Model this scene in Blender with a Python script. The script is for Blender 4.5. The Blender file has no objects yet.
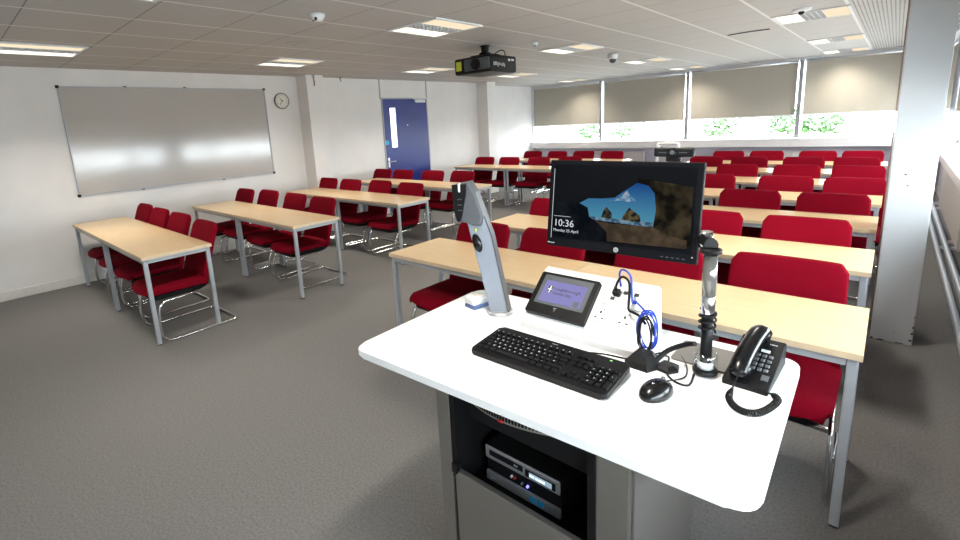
import bpy, bmesh, math, random
from mathutils import Vector, Matrix
random.seed(7)
SC = bpy.context.scene
COL = SC.collection
R = math.radians
PI = math.pi

# ------------------------------------------------------------------ materials
def mat(name, c, rough=.5, metal=0., noise=0., nscale=20., bump=0., bscale=200., emit=None, estr=0., spec=.5, coat=0., trans=0., alpha=1., stretch=None, c2=None):
    m = bpy.data.materials.new(name); m.use_nodes = True
    nt = m.node_tree; b = nt.nodes['Principled BSDF']
    b.inputs['Base Color'].default_value = (*c, 1)
    b.inputs['Roughness'].default_value = rough
    b.inputs['Metallic'].default_value = metal
    b.inputs['Specular IOR Level'].default_value = spec
    b.inputs['Coat Weight'].default_value = coat
    b.inputs['Transmission Weight'].default_value = trans
    b.inputs['Alpha'].default_value = alpha
    if emit:
        b.inputs['Emission Color'].default_value = (*emit, 1); b.inputs['Emission Strength'].default_value = estr
    tc = nt.nodes.new('ShaderNodeTexCoord'); src = tc.outputs['Object']
    if stretch:
        mp = nt.nodes.new('ShaderNodeMapping'); mp.inputs['Scale'].default_value = stretch
        nt.links.new(src, mp.inputs[0]); src = mp.outputs[0]
    n = nt.nodes.new('ShaderNodeTexNoise'); n.inputs['Scale'].default_value = nscale; n.inputs['Detail'].default_value = 5
    nt.links.new(src, n.inputs['Vector'])
    r = nt.nodes.new('ShaderNodeValToRGB')
    noise = noise or .03
    lo = c2 if c2 else tuple(max(0, v*(1-noise)) for v in c); hi = c if c2 else tuple(min(1, v*(1+noise)) for v in c)
    r.color_ramp.elements[0].color = (*lo, 1); r.color_ramp.elements[1].color = (*hi, 1)
    r.color_ramp.elements[0].position = .3; r.color_ramp.elements[1].position = .7
    nt.links.new(n.outputs[0], r.inputs[0]); nt.links.new(r.outputs[0], b.inputs['Base Color'])
    if bump:
        n2 = nt.nodes.new('ShaderNodeTexNoise'); n2.inputs['Scale'].default_value = bscale; n2.inputs['Detail'].default_value = 3
        nt.links.new(tc.outputs['Object'], n2.inputs['Vector'])
        bp = nt.nodes.new('ShaderNodeBump'); bp.inputs['Strength'].default_value = bump; bp.inputs['Distance'].default_value = .004
        nt.links.new(n2.outputs[0], bp.inputs['Height']); nt.links.new(bp.outputs[0], b.inputs['Normal'])
    return m

def glow(name, c, s):
    m = bpy.data.materials.new(name); m.use_nodes = True; nt = m.node_tree; nt.nodes.clear()
    e = nt.nodes.new('ShaderNodeEmission'); e.inputs[0].default_value = (*c, 1); e.inputs[1].default_value = s
    o = nt.nodes.new('ShaderNodeOutputMaterial'); nt.links.new(e.outputs[0], o.inputs[0]); return m

def thin_glass(name, tint=(1, 1, 1), refl=.08, rough=0.):
    m = bpy.data.materials.new(name); m.use_nodes = True; nt = m.node_tree; nt.nodes.clear()
    t = nt.nodes.new('ShaderNodeBsdfTransparent'); t.inputs[0].default_value = (*tint, 1)
    g = nt.nodes.new('ShaderNodeBsdfGlossy'); g.inputs['Roughness'].default_value = rough
    x = nt.nodes.new('ShaderNodeMixShader'); x.inputs[0].default_value = refl
    o = nt.nodes.new('ShaderNodeOutputMaterial')
    nt.links.new(t.outputs[0], x.inputs[1]); nt.links.new(g.outputs[0], x.inputs[2]); nt.links.new(x.outputs[0], o.inputs[0]); return m

M = {}
M['wall'] = mat('painted_wall', (.76, .745, .735), .6, noise=.035, nscale=2.5, bump=.08, bscale=60)
M['skirt'] = mat('skirting_paint', (.70, .69, .66), .45)
M['carpet'] = mat('carpet', (.205, .202, .198), .95, noise=.45, nscale=90, bump=.6, bscale=350, spec=.1, c2=(.14, .138, .135))
M['white'] = mat('white_plastic', (.74, .75, .76), .4)
M['worktop'] = mat('white_worktop', (.86, .87, .88), .28, noise=.01)
M['blackp'] = mat('black_plastic', (.005, .005, .006), .42, spec=.22, bump=.1, bscale=900)
M['blackg'] = mat('black_gloss', (.005, .005, .006), .22, spec=.35)
M['bezel'] = mat('monitor_bezel', (.0045, .005, .007), .5, spec=.1)
M['rack'] = mat('rack_black', (.006, .006, .007), .6, spec=.2)
M['grey'] = mat('grey_plastic', (.22, .25, .30), .3)
M['dgrey'] = mat('dark_grey_plastic', (.075, .082, .095), .4)
M['steel'] = mat('brushed_steel', (.29, .275, .255), .38, .75, noise=.06, nscale=40, stretch=(1, 1, 18))
M['chrome'] = mat('chrome', (.78, .79, .80), .12, 1.)
M['alu'] = mat('aluminium', (.70, .71, .73), .3, .8)
M['mullion'] = mat('mullion_metal', (.38, .39, .42), .35, .6)
M['frame'] = mat('grey_frame_paint', (.36, .385, .42), .4)
M['red'] = mat('red_fabric', (.17, .0015, .010), .9, noise=.12, nscale=160, bump=.25, bscale=900, spec=.06)
M['beech'] = mat('beech_laminate', (.70, .53, .315), .28, nscale=6, stretch=(1.2, 14, 6), c2=(.63, .46, .26))
M['edge'] = mat('beech_edge', (.64, .50, .34), .5, noise=.05)
M['blue'] = mat('blue_door_paint', (.006, .02, .20), .35, noise=.08, nscale=3)
M['blind'] = mat('blind_fabric', (.40, .37, .31), .9, noise=.05, nscale=300, bump=.1, spec=.1)
M['board'] = mat('whiteboard_enamel', (.44, .415, .39), .13, spec=.7, noise=.015, nscale=2)
M['rad'] = mat('radiator_paint', (.66, .62, .60), .4)
M['sill'] = mat('sill_paint', (.68, .66, .66), .4)
M['lilac'] = mat('lilac_grey_wall', (.56, .54, .62), .6, nscale=2)
M['column'] = mat('column_paint', (.50, .53, .56), .35, noise=.03, nscale=4, bump=.06, bscale=50)
M['glass'] = thin_glass('window_glass', (.96, .98, .97), .06)
M['clear'] = thin_glass('clear_acrylic', (.93, .95, .96), .14, .05)
M['tube'] = mat('smoked_grey_tube', (.24, .235, .22), .12, .6)
M['plate'] = mat('dark_brushed_plate', (.16, .155, .15), .4, .5)
M['lamp'] = glow('lamp_diffuser', (1, .84, .60), 1.0)
M['lampw'] = glow('lamp_diffuser_cool', (1, .93, .78), 1.6)
M['louvre'] = mat('louvre_metal', (.50, .52, .55), .25, .9)
M['lbar'] = mat('louvre_bar', (.8, .8, .8), .3, .4)
M['leaf'] = mat('leaf_green', (.035, .10, .018), .6, noise=.4, nscale=4)
M['bark'] = mat('bark', (.12, .08, .05), .9)
M['ground'] = mat('pale_paving', (.55, .54, .50), .9)
M['silver'] = mat('silver_front', (.42, .43, .45), .35, .6)
M['bluecable'] = mat('blue_cable', (.01, .05, .45), .4)
M['bluebase'] = mat('blue_rubber', (.09, .14, .30), .6)
M['yellow'] = mat('yellow_label', (.55, .60, .05), .6)
M['bluesticker'] = mat('blue_sticker', (.03, .38, .75), .5)
M['redp'] = mat('red_plastic', (.5, .01, .02), .5)
M['cream'] = mat('cream_dial', (.72, .70, .62), .5)
M['ink'] = mat('dark_ink', (.03, .03, .03), .6)
M['legend'] = mat('key_legend_print', (.75, .77, .8), .6)
M['brown'] = mat('brown_cord', (.28, .20, .13), .8)
M['padmat'] = mat('grey_pad', (.30, .31, .33), .8)

def ceiling_mat():
    m = bpy.data.materials.new('ceiling_tiles'); m.use_nodes = True; nt = m.node_tree; b = nt.nodes['Principled BSDF']
    N = nt.nodes.new; L = nt.links.new
    tc = N('ShaderNodeTexCoord'); sp = N('ShaderNodeSeparateXYZ'); L(tc.outputs['Object'], sp.inputs[0])
    def op(o, a, b_=None, c=None):
        n = N('ShaderNodeMath'); n.operation = o
        for i, v in enumerate((a, b_, c)):
            if v is None: continue
            if isinstance(v, (int, float)): n.inputs[i].default_value = v
            else: L(v, n.inputs[i])
        return n.outputs[0]
    def line(coord, off, per, w):   # 1 on a line
        f = op('PINGPONG', op('SUBTRACT', coord, off), per/2)
        return op('LESS_THAN', f, w/2)
    xl = line(sp.outputs[0], .47, .6, .024); yl = line(sp.outputs[1], 0, .6, .009)
    fine = line(sp.outputs[1], 0, .03, .010); fx = op('GREATER_THAN', sp.outputs[0], 6.5)
    no = N('ShaderNodeTexNoise'); no.inputs['Scale'].default_value = 160; L(tc.outputs['Object'], no.inputs['Vector'])
    base = N('ShaderNodeValToRGB'); L(no.outputs[0], base.inputs[0])
    base.color_ramp.elements[0].color = (.43, .415, .40, 1); base.color_ramp.elements[1].color = (.48, .465, .45, 1)
    def mix(f, a, c):
        n = N('ShaderNodeMix'); n.data_type = 'RGBA'; L(f, n.inputs[0]); L(a, n.inputs[6]); n.inputs[7].default_value = (*c, 1); return n.outputs[2]
    o = mix(op('MULTIPLY', line(sp.outputs[0], 0, .03, .011), fx), base.outputs[0], (.17, .16, .15))
    o = mix(yl, o, (.17, .16, .15)); o = mix(xl, o, (.74, .73, .71))
    L(o, b.inputs['Base Color']); b.inputs['Roughness'].default_value = .55
    return m
M['ceil'] = ceiling_mat()

# ------------------------------------------------------------------ mesh builder
class B:
    def __init__(s): s.bm = bmesh.new(); s.mi = 0
    def _m(s, faces):
        for f in faces: f.material_index = s.mi
    def box(s, x0, x1, y0, y1, z0, z1, bev=0., seg=2, mx=None):
        v = [s.bm.verts.new(p) for p in [(x0,y0,z0),(x1,y0,z0),(x1,y1,z0),(x0,y1,z0),(x0,y0,z1),(x1,y0,z1),(x1,y1,z1),(x0,y1,z1)]]
        fs = [s.bm.faces.new([v[i] for i in q]) for q in [(3,2,1,0),(4,5,6,7),(0,1,5,4),(1,2,6,5),(2,3,7,6),(3,0,4,7)]]
        s._m(fs)
        if bev:
            es = list({e for f in fs for e in f.edges})
            r = bmesh.ops.bevel(s.bm, geom=es, offset=bev, segments=seg, affect='EDGES', profile=.5)
            s._m(r['faces']); v = list({w for f in r['faces'] for w in f.verts} | {w for w in v if w.is_valid})
        if mx is not None: bmesh.ops.transform(s.bm, matrix=mx, verts=v)
        return s
    def prism(s, pts, d, bev=0., seg=2):      # polygon (3D pts) pushed along vector d
        d = Vector(d); a = [s.bm.verts.new(p) for p in pts]; b = [s.bm.verts.new(Vector(p)+d) for p in pts]
        n = len(pts); fs = [s.bm.faces.new(a), s.bm.faces.new(b[::-1])]
        fs += [s.bm.faces.new([a[(i+1) % n], a[i], b[i], b[(i+1) % n]]) for i in range(n)]
        s._m(fs)
        if bev:
            es = list(set(fs[0].edges) | set(fs[1].edges))
            r = bmesh.ops.bevel(s.bm, geom=es, offset=bev, segments=seg, affect='EDGES', profile=.5); s._m(r['faces'])
        return s
    def cyl(s, p0, p1, r, r1=None, n=16, caps=True):
        p0 = Vector(p0); p1 = Vector(p1); r1 = r if r1 is None else r1
        z = (p1-p0).normalized(); x = z.orthogonal().normalized(); y = z.cross(x)
        A = []; Bv = []
        for i in range(n):
            a = 2*PI*i/n; d = x*math.cos(a)+y*math.sin(a)
            A.append(s.bm.verts.new(p0+d*r)); Bv.append(s.bm.verts.new(p1+d*r1))
        fs = []
        for i in range(n):
            f = s.bm.faces.new([A[i], A[(i+1) % n], Bv[(i+1) % n], Bv[i]]); f.smooth = True; fs.append(f)
        if caps: fs += [s.bm.faces.new(A[::-1]), s.bm.faces.new(Bv)]
        s._m(fs); return s
    def tube(s, pts, r, n=8, closed=False, smooth=4):
        P = [Vector(p) for p in pts]
        if smooth:
            Q = []; m = len(P); rng = range(m if closed else m-1)
            for i in rng:
                a = P[(i-1) % m] if closed or i > 0 else P[0]; b = P[i]; c = P[(i+1) % m]; d = P[(i+2) % m] if closed or i+2 < m else P[-1]
                for k in range(smooth):
                    t = k/smooth
                    Q.append(.5*((2*b)+(c-a)*t+(2*a-5*b+4*c-d)*t*t+(3*b-a-3*c+d)*t**3))
            if not closed: Q.append(P[-1])
            P = Q
        m = len(P); rings = []; x = None
        for i in range(m):
            t = (P[(i+1) % m]-P[i-1]) if closed else (P[min(i+1, m-1)]-P[max(i-1, 0)])
            t.normalize()
            if x is None: x = t.orthogonal().normalized()
            x = (x-t*x.dot(t))
            x = x.normalized() if x.length > 1e-6 else t.orthogonal().normalized()
            y = t.cross(x)
            rings.append([s.bm.verts.new(P[i]+(x*math.cos(2*PI*k/n)+y*math.sin(2*PI*k/n))*r) for k in range(n)])
        fs = []
        for i in range(m if closed else m-1):
            a = rings[i]; b = rings[(i+1) % m]
            for k in range(n):
                f = s.bm.faces.new([a[k], a[(k+1) % n], b[(k+1) % n], b[k]]); f.smooth = True; fs.append(f)
        if not closed: fs += [s.bm.faces.new(rings[0][::-1]), s.bm.faces.new(rings[-1])]
        s._m(fs); return s
    def lathe(s, c, prof, n=24):              # prof = [(r, z)...] about a vertical axis at c
        rings = []
        for r, z in prof:
            rings.append([s.bm.verts.new((c[0]+r*math.cos(2*PI*k/n), c[1]+r*math.sin(2*PI*k/n), c[2]+z)) for k in range(n)])
        fs = []
        for a, b in zip(rings, rings[1:]):
            for k in range(n):
                f = s.bm.faces.new([a[k], a[(k+1) % n], b[(k+1) % n], b[k]]); f.smooth = True; fs.append(f)
        fs += [s.bm.faces.new(rings[0][::-1]), s.bm.faces.new(rings[-1])]
        s._m(fs); return s
    def ell(s, c, rx, ry, rz, u=16, v=10):
        r = bmesh.ops.create_uvsphere(s.bm, u_segments=u, v_segments=v, radius=1)
        for w in r['verts']: w.co = Vector((c[0]+w.co.x*rx, c[1]+w.co.y*ry, c[2]+w.co.z*rz))
        fs = {f for w in r['verts'] for f in w.link_faces}
        for f in fs: f.smooth = True
        s._m(fs); return s
    def xf(s, m): bmesh.ops.transform(s.bm, matrix=m, verts=s.bm.verts); return s
    def build(s, name, mats, parent=None, loc=None, mtx=None, smooth=False):
        bmesh.ops.recalc_face_normals(s.bm, faces=s.bm.faces)
        me = bpy.data.meshes.new(name); s.bm.to_mesh(me); s.bm.free()
        for m in (mats if isinstance(mats, (list, tuple)) else [mats]): me.materials.append(M[m] if isinstance(m, str) else m)
        if smooth:
            for p in me.polygons: p.use_smooth = True
        o = bpy.data.objects.new(name, me); COL.objects.link(o)
        if parent: o.parent = parent
        if loc: o.location = loc
        if mtx is not None: o.matrix_local = mtx
        return o

def box(*a, **k): return B().box(*a, **k)
def tag(o, label, cat, group=None, kind=None):
    if kind: o['kind'] = kind
    if label: o['label'] = label
    if cat: o['category'] = cat
    if group: o['group'] = group
    return o
def thing(name, loc, label, cat, group=None, rz=0):
    o = bpy.data.objects.new(name, None); COL.objects.link(o); o.location = loc; o.rotation_euler = (0, 0, rz)
    o.empty_display_size = .1
    return tag(o, label, cat, group)
def struct(o, label=None, cat=None): o['kind'] = 'structure'; return o
def rrect(x0, x1, y0, y1, r, z, n=6):
    P = []
    for cx, cy, a0 in ((x1-r, y1-r, 0), (x0+r, y1-r, 90), (x0+r, y0+r, 180), (x1-r, y0+r, 270)):
        for k in range(n+1):
            a = R(a0+90*k/n); P.append((cx+r*math.cos(a), cy+r*math.sin(a), z))
    return P
def copy_tree(o, parent=None):
    c = o.copy(); COL.objects.link(c)
    if parent:
        c.parent = parent
    for ch in [x for x in ALLOBJ[:] if x.parent == o] if False else list(o.children): copy_tree(ch, c)
    return c
def text(name, s, size, m, parent, mtx, ext=.0003, align='LEFT'):
    c = bpy.data.curves.new(name, 'FONT'); c.body = s; c.size = size; c.extrude = ext; c.align_x = align; c.resolution_u = 3
    t = bpy.data.objects.new(name, c); COL.objects.link(t); bpy.context.view_layer.update()
    me = bpy.data.meshes.new_from_object(t); bpy.data.objects.remove(t); bpy.data.curves.remove(c)
    me.materials.clear(); me.materials.append(M[m] if isinstance(m, str) else m)
    o = bpy.data.objects.new(name, me); COL.objects.link(o); o.parent = parent; o.matrix_local = mtx
    return o
def basis(origin, x, y):
    x = Vector(x).normalized(); y = Vector(y); z = x.cross(y).normalized(); y = z.cross(x)
    m = Matrix((x, y, z)).transposed().to_4x4(); m.translation = Vector(origin); return m

# ------------------------------------------------------------------ camera
f_px = 475.789; px, py = -31.284, -53.092
ya, pi_, ro = R(43.149), R(-11.109), R(-3.258)
fw = Vector((-math.sin(ya)*math.cos(pi_), math.cos(ya)*math.cos(pi_), math.sin(pi_)))
rt = Vector((math.cos(ya), math.sin(ya), 0)); up = rt.cross(fw)
r2 = rt*math.cos(ro)+up*math.sin(ro); u2 = -rt*math.sin(ro)+up*math.cos(ro)
cam = bpy.data.cameras.new('camera'); co = bpy.data.objects.new('camera', cam); COL.objects.link(co)
mm = Matrix((r2, u2, -fw)).transposed().to_4x4(); mm.translation = Vector((6.867, .049, 1.607)); co.matrix_world = mm
cam.sensor_width = 36; cam.lens = f_px/960*36; cam.shift_x = -px/960; cam.shift_y = py/960; cam.clip_start = .05
SC.camera = co

# ------------------------------------------------------------------ room
H = 2.447; LY = 11.46; RX = 7.36; FY = -1.5; WX = -.4
struct(box(-.7, 7.9, FY-.15, LY+.2, -.1, 0).build('floor', 'carpet'))
struct(box(-.7, 7.9, FY-.15, LY+.2, H, H+.1).build('ceiling', 'ceil'))
b = B()
D0, D1, DZ = 5.755, 6.914, 2.124
b.box(-.2, 0, FY, D0, 0, H); b.box(-.2, 0, D1, 8.7, 0, H); b.box(-.2, 0, D0, D1, DZ, H); b.box(-.6, WX, 8.6, LY+.1, 0, H); b.box(WX-.01, -.19, 8.6, 8.7, 0, H)
struct(b.build('wall_left', 'wall'))
struct(box(-.2, 7.8, FY-.15, FY, 0, H).build('wall_front', 'wall'))
b = B(); b.box(-.6, 7.8, LY, LY+.15, 0, .97); b.box(-.6, 7.8, LY, LY+.15, 2.42, H)
struct(b.build('wall_back', 'lilac'))
b = B(); b.box(7.5, 7.65, FY, LY, 0, .97); b.box(7.5, 7.65, FY, LY, 2.42, H)
struct(b.build('wall_right', 'lilac'))
# pillars on the left wall
struct(box(-.01, .29, 4.10, 4.40, 0, H, bev=.006).build('pillar', 'wall'))
struct(box(-.42, .30, 8.50, 8.80, 0, H, bev=.006).build('pillar', 'wall'))
# baseboards
b = B()
for y0, y1 in ((FY, 4.1), (4.4, D0-.05), (D1+.05, 8.5)): b.box(0, .018, y0, y1, 0, .10, bev=.004)
b.box(.29, .306, 4.1, 4.4, 0, .10); b.box(WX, WX+.018, 8.8, LY, 0, .1)
struct(b.build('baseboard_left', 'skirt'))
struct(box(WX, 7.5, LY-.018, LY, 0, .1, bev=.004).build('baseboard_back', 'skirt'))
# door
d = bpy.data.objects.new('door_1', None); COL.objects.link(d); d.location = (0, (D0+D1)/2, 0); d['kind'] = 'structure'
b = B(); hy = (D1-D0)/2
b.box(-.03, .014, -hy+.02, -hy+.18, .01, DZ-.02); b.box(-.03, .014, -hy+.33, hy-.02, .01, DZ-.02)
b.box(-.03, .014, -hy+.18, -hy+.33, .01, 1.22); b.box(-.03, .014, -hy+.18, -hy+.33, 1.945, DZ-.02)
b.build('door_leaf', 'blue', d)
box(-.015, -.005, -hy+.18, -hy+.33, 1.22, 1.945).build('vision_panel', M['lampw2'] if 'lampw2' in M else glow('lit_corridor_glass', (.85, .95, 1), 2.2), d)
b = B(); b.box(-.04, .02, -hy, -hy+.02, 0, DZ); b.box(-.04, .02, hy-.02, hy, 0, DZ); b.box(-.04, .02, -hy, hy, DZ-.02, DZ)
b.build('door_frame', 'frame', d)
h = box(.014, .022, -hy+.05, -hy+.09, .86, 1.04, bev=.003).build('handle_plate', 'alu', d)
B().tube([(.02, -hy+.07, .97), (.06, -hy+.07, .97), (.065, -hy+.09, .97), (.065, -hy+.2, .97)], .01).build('door_handle', 'alu', d)
B().cyl((.013, -hy+.07, .76), (.024, -hy+.07, .76), .025).build('lock', 'alu', d)
b = B().box(.014, .06, hy-.36, hy-.08, DZ-.09, DZ-.03, bev=.005); b.box(.02, .035, hy-.40, hy+.04, DZ-.02, DZ, bev=.003); b.box(.03, .045, hy-.2, hy-.16, DZ-.04, DZ-.01)
b.build('door_closer', 'alu', d)
B().cyl((.013, -hy+.06, 1.32), (.017, -hy+.06, 1.32), .045, n=24).build('round_sign', 'bluesticker', d)
B().cyl((.013, 0.02, 1.62), (.018, .02, 1.62), .012, n=16).build('viewer', 'alu', d)
struct(box(0, .012, D0-.025, D0, DZ-.02, H, bev=.003).build('trim_1', 'frame'))
struct(box(0, .012, D1, D1+.02, DZ-.02, H, bev=.003).build('trim_2', 'frame'))
struct(box(0, .008, D0, D1, DZ, DZ+.015).build('trim_3', 'skirt'))
# bay behind the door so that nothing shows through
struct(box(-.25, -.2, D0-.1, D1+.1, 0, H).build('wall_corridor', 'wall'))

# windows: frames, glass, mullions
XS = [WX, 1.56, 3.53, 5.51, 7.5]
YS = [LY, 9.49, 7.52, 5.55, 3.58, 1.61, -.36, FY]
ZB, ZT = .97, 2.42
nw = 0
def window(a0, a1, side):
    global nw; nw += 1
    r = bpy.data.objects.new('window_%d' % nw, None); COL.objects.link(r); r['kind'] = 'structure'
    m = (a0+a1)/2; w = (a1-a0)/2
    if side == 'b': r.location = (m, LY+.06, 0)
    else: r.location = (7.56, m, 0); r.rotation_euler = (0, 0, -PI/2)
    b = B(); t = .035
    b.box(-w, w, -t, t, ZB, ZB+.045); b.box(-w, w, -t, t, ZT-.045, ZT)
    for x in (-w, w-.045): b.box(x, x+.045, -t, t, ZB+.045, ZT-.045)
    b.box(-.03, .03, -t, t, ZB+.045, ZT-.045)
    b.build('window_frame', 'white', r)
    box(-w+.04, -.03, -.004, .004, ZB+.04, ZT-.04).build('pane', 'glass', r)
    box(.03, w-.04, -.004, .004, ZB+.04, ZT-.04).build('pane', 'glass', r)
for a, c in zip(XS, XS[1:]): window(a, c, 'b')
for a, c in zip(YS, YS[1:]): window(c, a, 'r')
b = B()
for x in XS[1:4]:
    b.box(x-.035, x+.035, LY-.13, LY+.03, .97, H, bev=.006); 
struct(b.build('trim_4', 'mullion'))
struct(box(WX, WX+.06, LY-.13, LY+.03, .8, H, bev=.006).build('trim_5', 'alu'))
b = B()
for y in YS[1:-1]: b.box(7.40, 7.53, y-.05, y+.05, .97, H, bev=.006)
struct(b.build('trim_6', 'mullion'))
# sills (boxed-in ledges)
struct(box(WX, 7.2, LY-.26, LY+.03, .80, .965, bev=.008).build('trim_7', 'sill'))
struct(box(7.28, 7.53, FY, LY, .88, .965, bev=.008).build('trim_8', 'sill'))
struct(box(WX, 7.5, LY-.15, LY-.02, H-.05, H-.002).build('trim_9', 'alu'))
struct(box(7.36, 7.5, FY, LY, H-.05, H-.002).build('trim_10', 'alu'))

# roller blinds
def blind(loc, w, rz, label):
    t = thing('roller_blind', loc, label, 'blind', 'beige roller blinds over the windows', rz)
    B().cyl((-w, 0, 2.375), (w, 0, 2.375), .022).build('roller', 'alu', t)
    bm = B(); n = 24
    pts = [(-w+2*w*k/n, .004*math.sin(k*1.7)+.002*math.sin(k*3.1)) for k in range(n+1)]
    A = [[bm.bm.verts.new((x, y*(z < 1.8)-.0005, z)) for x, y in pts] for z in (1.40, 1.8, 2.37)]
    C = [[bm.bm.verts.new((x, y*(z < 1.8)+.0005, z)) for x, y in pts] for z in (1.40, 1.8, 2.37)]
    for G in (A, C):
        for r0, r1 in zip(G, G[1:]):
            for k in range(n): bm.bm.faces.new([r0[k], r0[k+1], r1[k+1], r1[k]])
    for k in range(n): bm.bm.faces.new([A[0][k], C[0][k], C[0][k+1], A[0][k+1]])
    bm.build('blind_fabric', 'blind', t)
    box(-w, w, -.008, .008, 1.375, 1.405, bev=.004).build('bottom_bar', 'white', t)
nm = ['beige roller blind on the back window nearest the left wall', 'beige roller blind on the back window, second from the left wall', 'beige roller blind on the back window, second from the big column', 'beige roller blind on the back window just left of the big column']
for k, (a, c) in enumerate(zip(XS, XS[1:])):
    blind(((a+c)/2, LY-.07, 0), (c-a)/2-.06, 0, nm[k])
nm = ['beige roller blind on the right-hand window in the far corner', 'beige roller blind on the right-hand window, second from the far corner', 'beige roller blind on the right-hand window, third from the far corner', 'beige roller blind just visible right of the big column', 'beige roller blind on the right-hand window beside the lectern', 'beige roller blind on the right-hand window behind the camera, third last', 'beige roller blind on the right-hand window behind the camera, last one']
for k, (a, c) in enumerate(zip(YS[:-1], YS[1:])):
    blind((7.46, (a+c)/2, 0), (a-c)/2-.06, -PI/2, nm[k])

# radiators
def radiator(loc, L, rz, label, z0=.16, z1=.70):
    t = thing('radiator', loc, label, 'radiator', None, rz)
    bm = B(); n = int(L/.05)
    for k in range(n):
        x = -L/2+L*k/n; bm.box(x+.004, x+L/n-.004, -.05, -.035, z0+.01, z1-.01, bev=.004, seg=1)
    bm.box(-L/2, L/2, -.04, .03, z0, z1, bev=.004)
    bm.build('panel', 'rad', t)
    bm = B(); bm.box(-L/2-.005, L/2+.005, -.055, .04, z1, z1+.012, bev=.003); bm.build('top_grille', 'rad', t)
    B().cyl((L/2, 0, z0+.06), (L/2+.05, 0, z0+.06), .016).cyl((L/2+.05, 0, z0+.02), (L/2+.05, 0, z0+.11), .02).build('valve', 'white', t)
    B().tube([(L/2+.05, 0, z0+.04), (L/2+.05, 0, .001)], .009, smooth=0).build('pipe', 'rad', t)
    for x in (-L/2+.15, L/2-.15): box(x-.012, x+.012, .03, .075 if rz == 0 else .095, z0+.1, z1-.1).build('bracket', 'rad', t)
radiator((1.9, LY-.08, 0), 1.46, 0, 'ribbed cream radiator under the back windows, left of the monitor')
radiator((5.05, LY-.08, 0), 1.7, 0, 'ribbed cream radiator under the back windows, behind the right-hand rows')
radiator((7.40, 7.0, 0), 2.4, -PI/2, 'long flat radiator under the right-hand windows, beyond the big column', .30, .84)
radiator((7.40, 4.0, 0), 2.2, -PI/2, 'long flat radiator under the right-hand windows, beside the big column', .30, .84)
for dz, dx, lb in ((.12, 0, 'upper grey heating pipe running low along the right-hand wall'), (.055, -.05, 'lower grey heating pipe running low along the right-hand wall')):
    t = thing('heating_pipe', (7.36+dx, 5, 0), lb, 'pipe', 'heating pipes')
    B().tube([(0, -6.3, dz), (0, 6.3, dz)], .022, n=12, smooth=0).build('pipe', 'frame', t)
    for y in (-5.5, -3, -.5, 2, 4.5): box(-.01, .14-dx, y-.012, y+.012, dz-.012, dz+.012).build('bracket', 'rad', t)

# big free-standing column
b = B().box(6.875, 7.085, 4.19, 4.55, 0, H, bev=.006)
b.mi = 1
random.seed(3)
for x, z, sx, sz in ((6.95, 1.13, .011, .007), (6.965, 1.06, .006, .006), (7.079, .13, .005, .016), (7.077, .085, .007, .012), (7.072, .035, .012, .010), (7.079, .20, .004, .008), (6.885, .010, .009, .010), (6.93, .006, .03, .007), (7.02, .006, .03, .006), (6.99, .075, .005, .004)):
    pts = [(min(x+sx*math.cos(a)*random.uniform(.5, 1), 7.0845), 4.1895, max(z+sz*math.sin(a)*random.uniform(.4, 1), .001)) for a in [k*PI/4+.2 for k in range(8)]]
    b.prism(pts, (0, .001, 0))
struct(b.build('pillar', ['column', 'ink']))
struct(box(6.866, 6.874, 4.56, 4.60, 0, H, bev=.002).build('trim_11', mat('varnished_strip', (.42, .30, .24), .5)))

# ------------------------------------------------------------------ ceiling fittings
def luminaire(x, y, label, on=True):
    t = thing('ceiling_light', (x, y, H), label, 'ceiling light', 'square recessed ceiling lights')
    b = B(); w = .298
    for a in ((-w, w, -w, -w+.02), (-w, w, w-.02, w), (-w, -w+.02, -w+.02, w-.02), (w-.02, w, -w+.02, w-.02)): b.box(*a, -.014, -.001)
    b.build('frame', 'white', t)
    box(-.275, -.09, -.276, .276, -.010, -.004).build('diffuser', 'lampw', t)
    box(.09, .275, -.276, .276, -.010, -.004).build('diffuser', 'lamp', t)
    b = B(); b.box(-.09, .09, -.276, .276, -.005, -.002); b.mi = 1
    for k in range(13): yy = -.27+.045*k; b.box(-.088, .088, yy-.002, yy+.002, -.012, -.005)
    for xx in (-.088, -.045, 0, .045, .088): b.box(xx-.002, xx+.002, -.276, .276, -.012, -.005)
    b.build('louvre', ['dgrey', 'lbar'], t)
    l = bpy.data.lights.new('lamp', 'AREA'); l.shape = 'RECTANGLE'; l.size = .17; l.size_y = .54; l.energy = LAMP; l.color = (1, .92, .80); l.spread = R(122)
    lo = bpy.data.objects.new('lamp_tube', l); COL.objects.link(lo); lo.location = (0, 0, -.016); lo.parent = t
LAMP = 19
LL = [(1.28, .88, 'lit square ceiling light at the left edge of the photo'), (3.765, .86, 'lit square ceiling light cut by the top edge above the whiteboard'),
      (1.36, 3.24, 'lit square ceiling light in front of the whiteboard wall, near the first pillar'), (3.80, 3.29, 'large lit ceiling light just left of and nearer than the projector'),
      (1.40, 5.60, 'lit ceiling light beside the wall above the blue door'), (3.78, 5.78, 'lit ceiling light just right of the projector, beyond it'),
      (1.45, 7.95, 'ceiling light seen just under the projector'), (3.75, 8.38, 'lit ceiling light beyond the dome camera'),
      (3.68, 10.75, 'lit ceiling light close to the back blinds, middle of the room'), (6.19, 6.12, 'lit ceiling light nearest the big column, with a round sensor beside it'),
      (6.18, 8.78, 'middle one of three ceiling lights left of the big column'), (6.15, 10.85, 'farthest ceiling light left of the big column, touching the back blinds'),
      (1.15, 10.75, 'faint farthest ceiling light in the back left corner'), (6.19, 3.3, 'ceiling light above the second desk row, above the frame'), (6.19, .9, 'ceiling light above the lectern, above the frame')]
for x, y, lb in LL: luminaire(x, y, lb)

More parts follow.
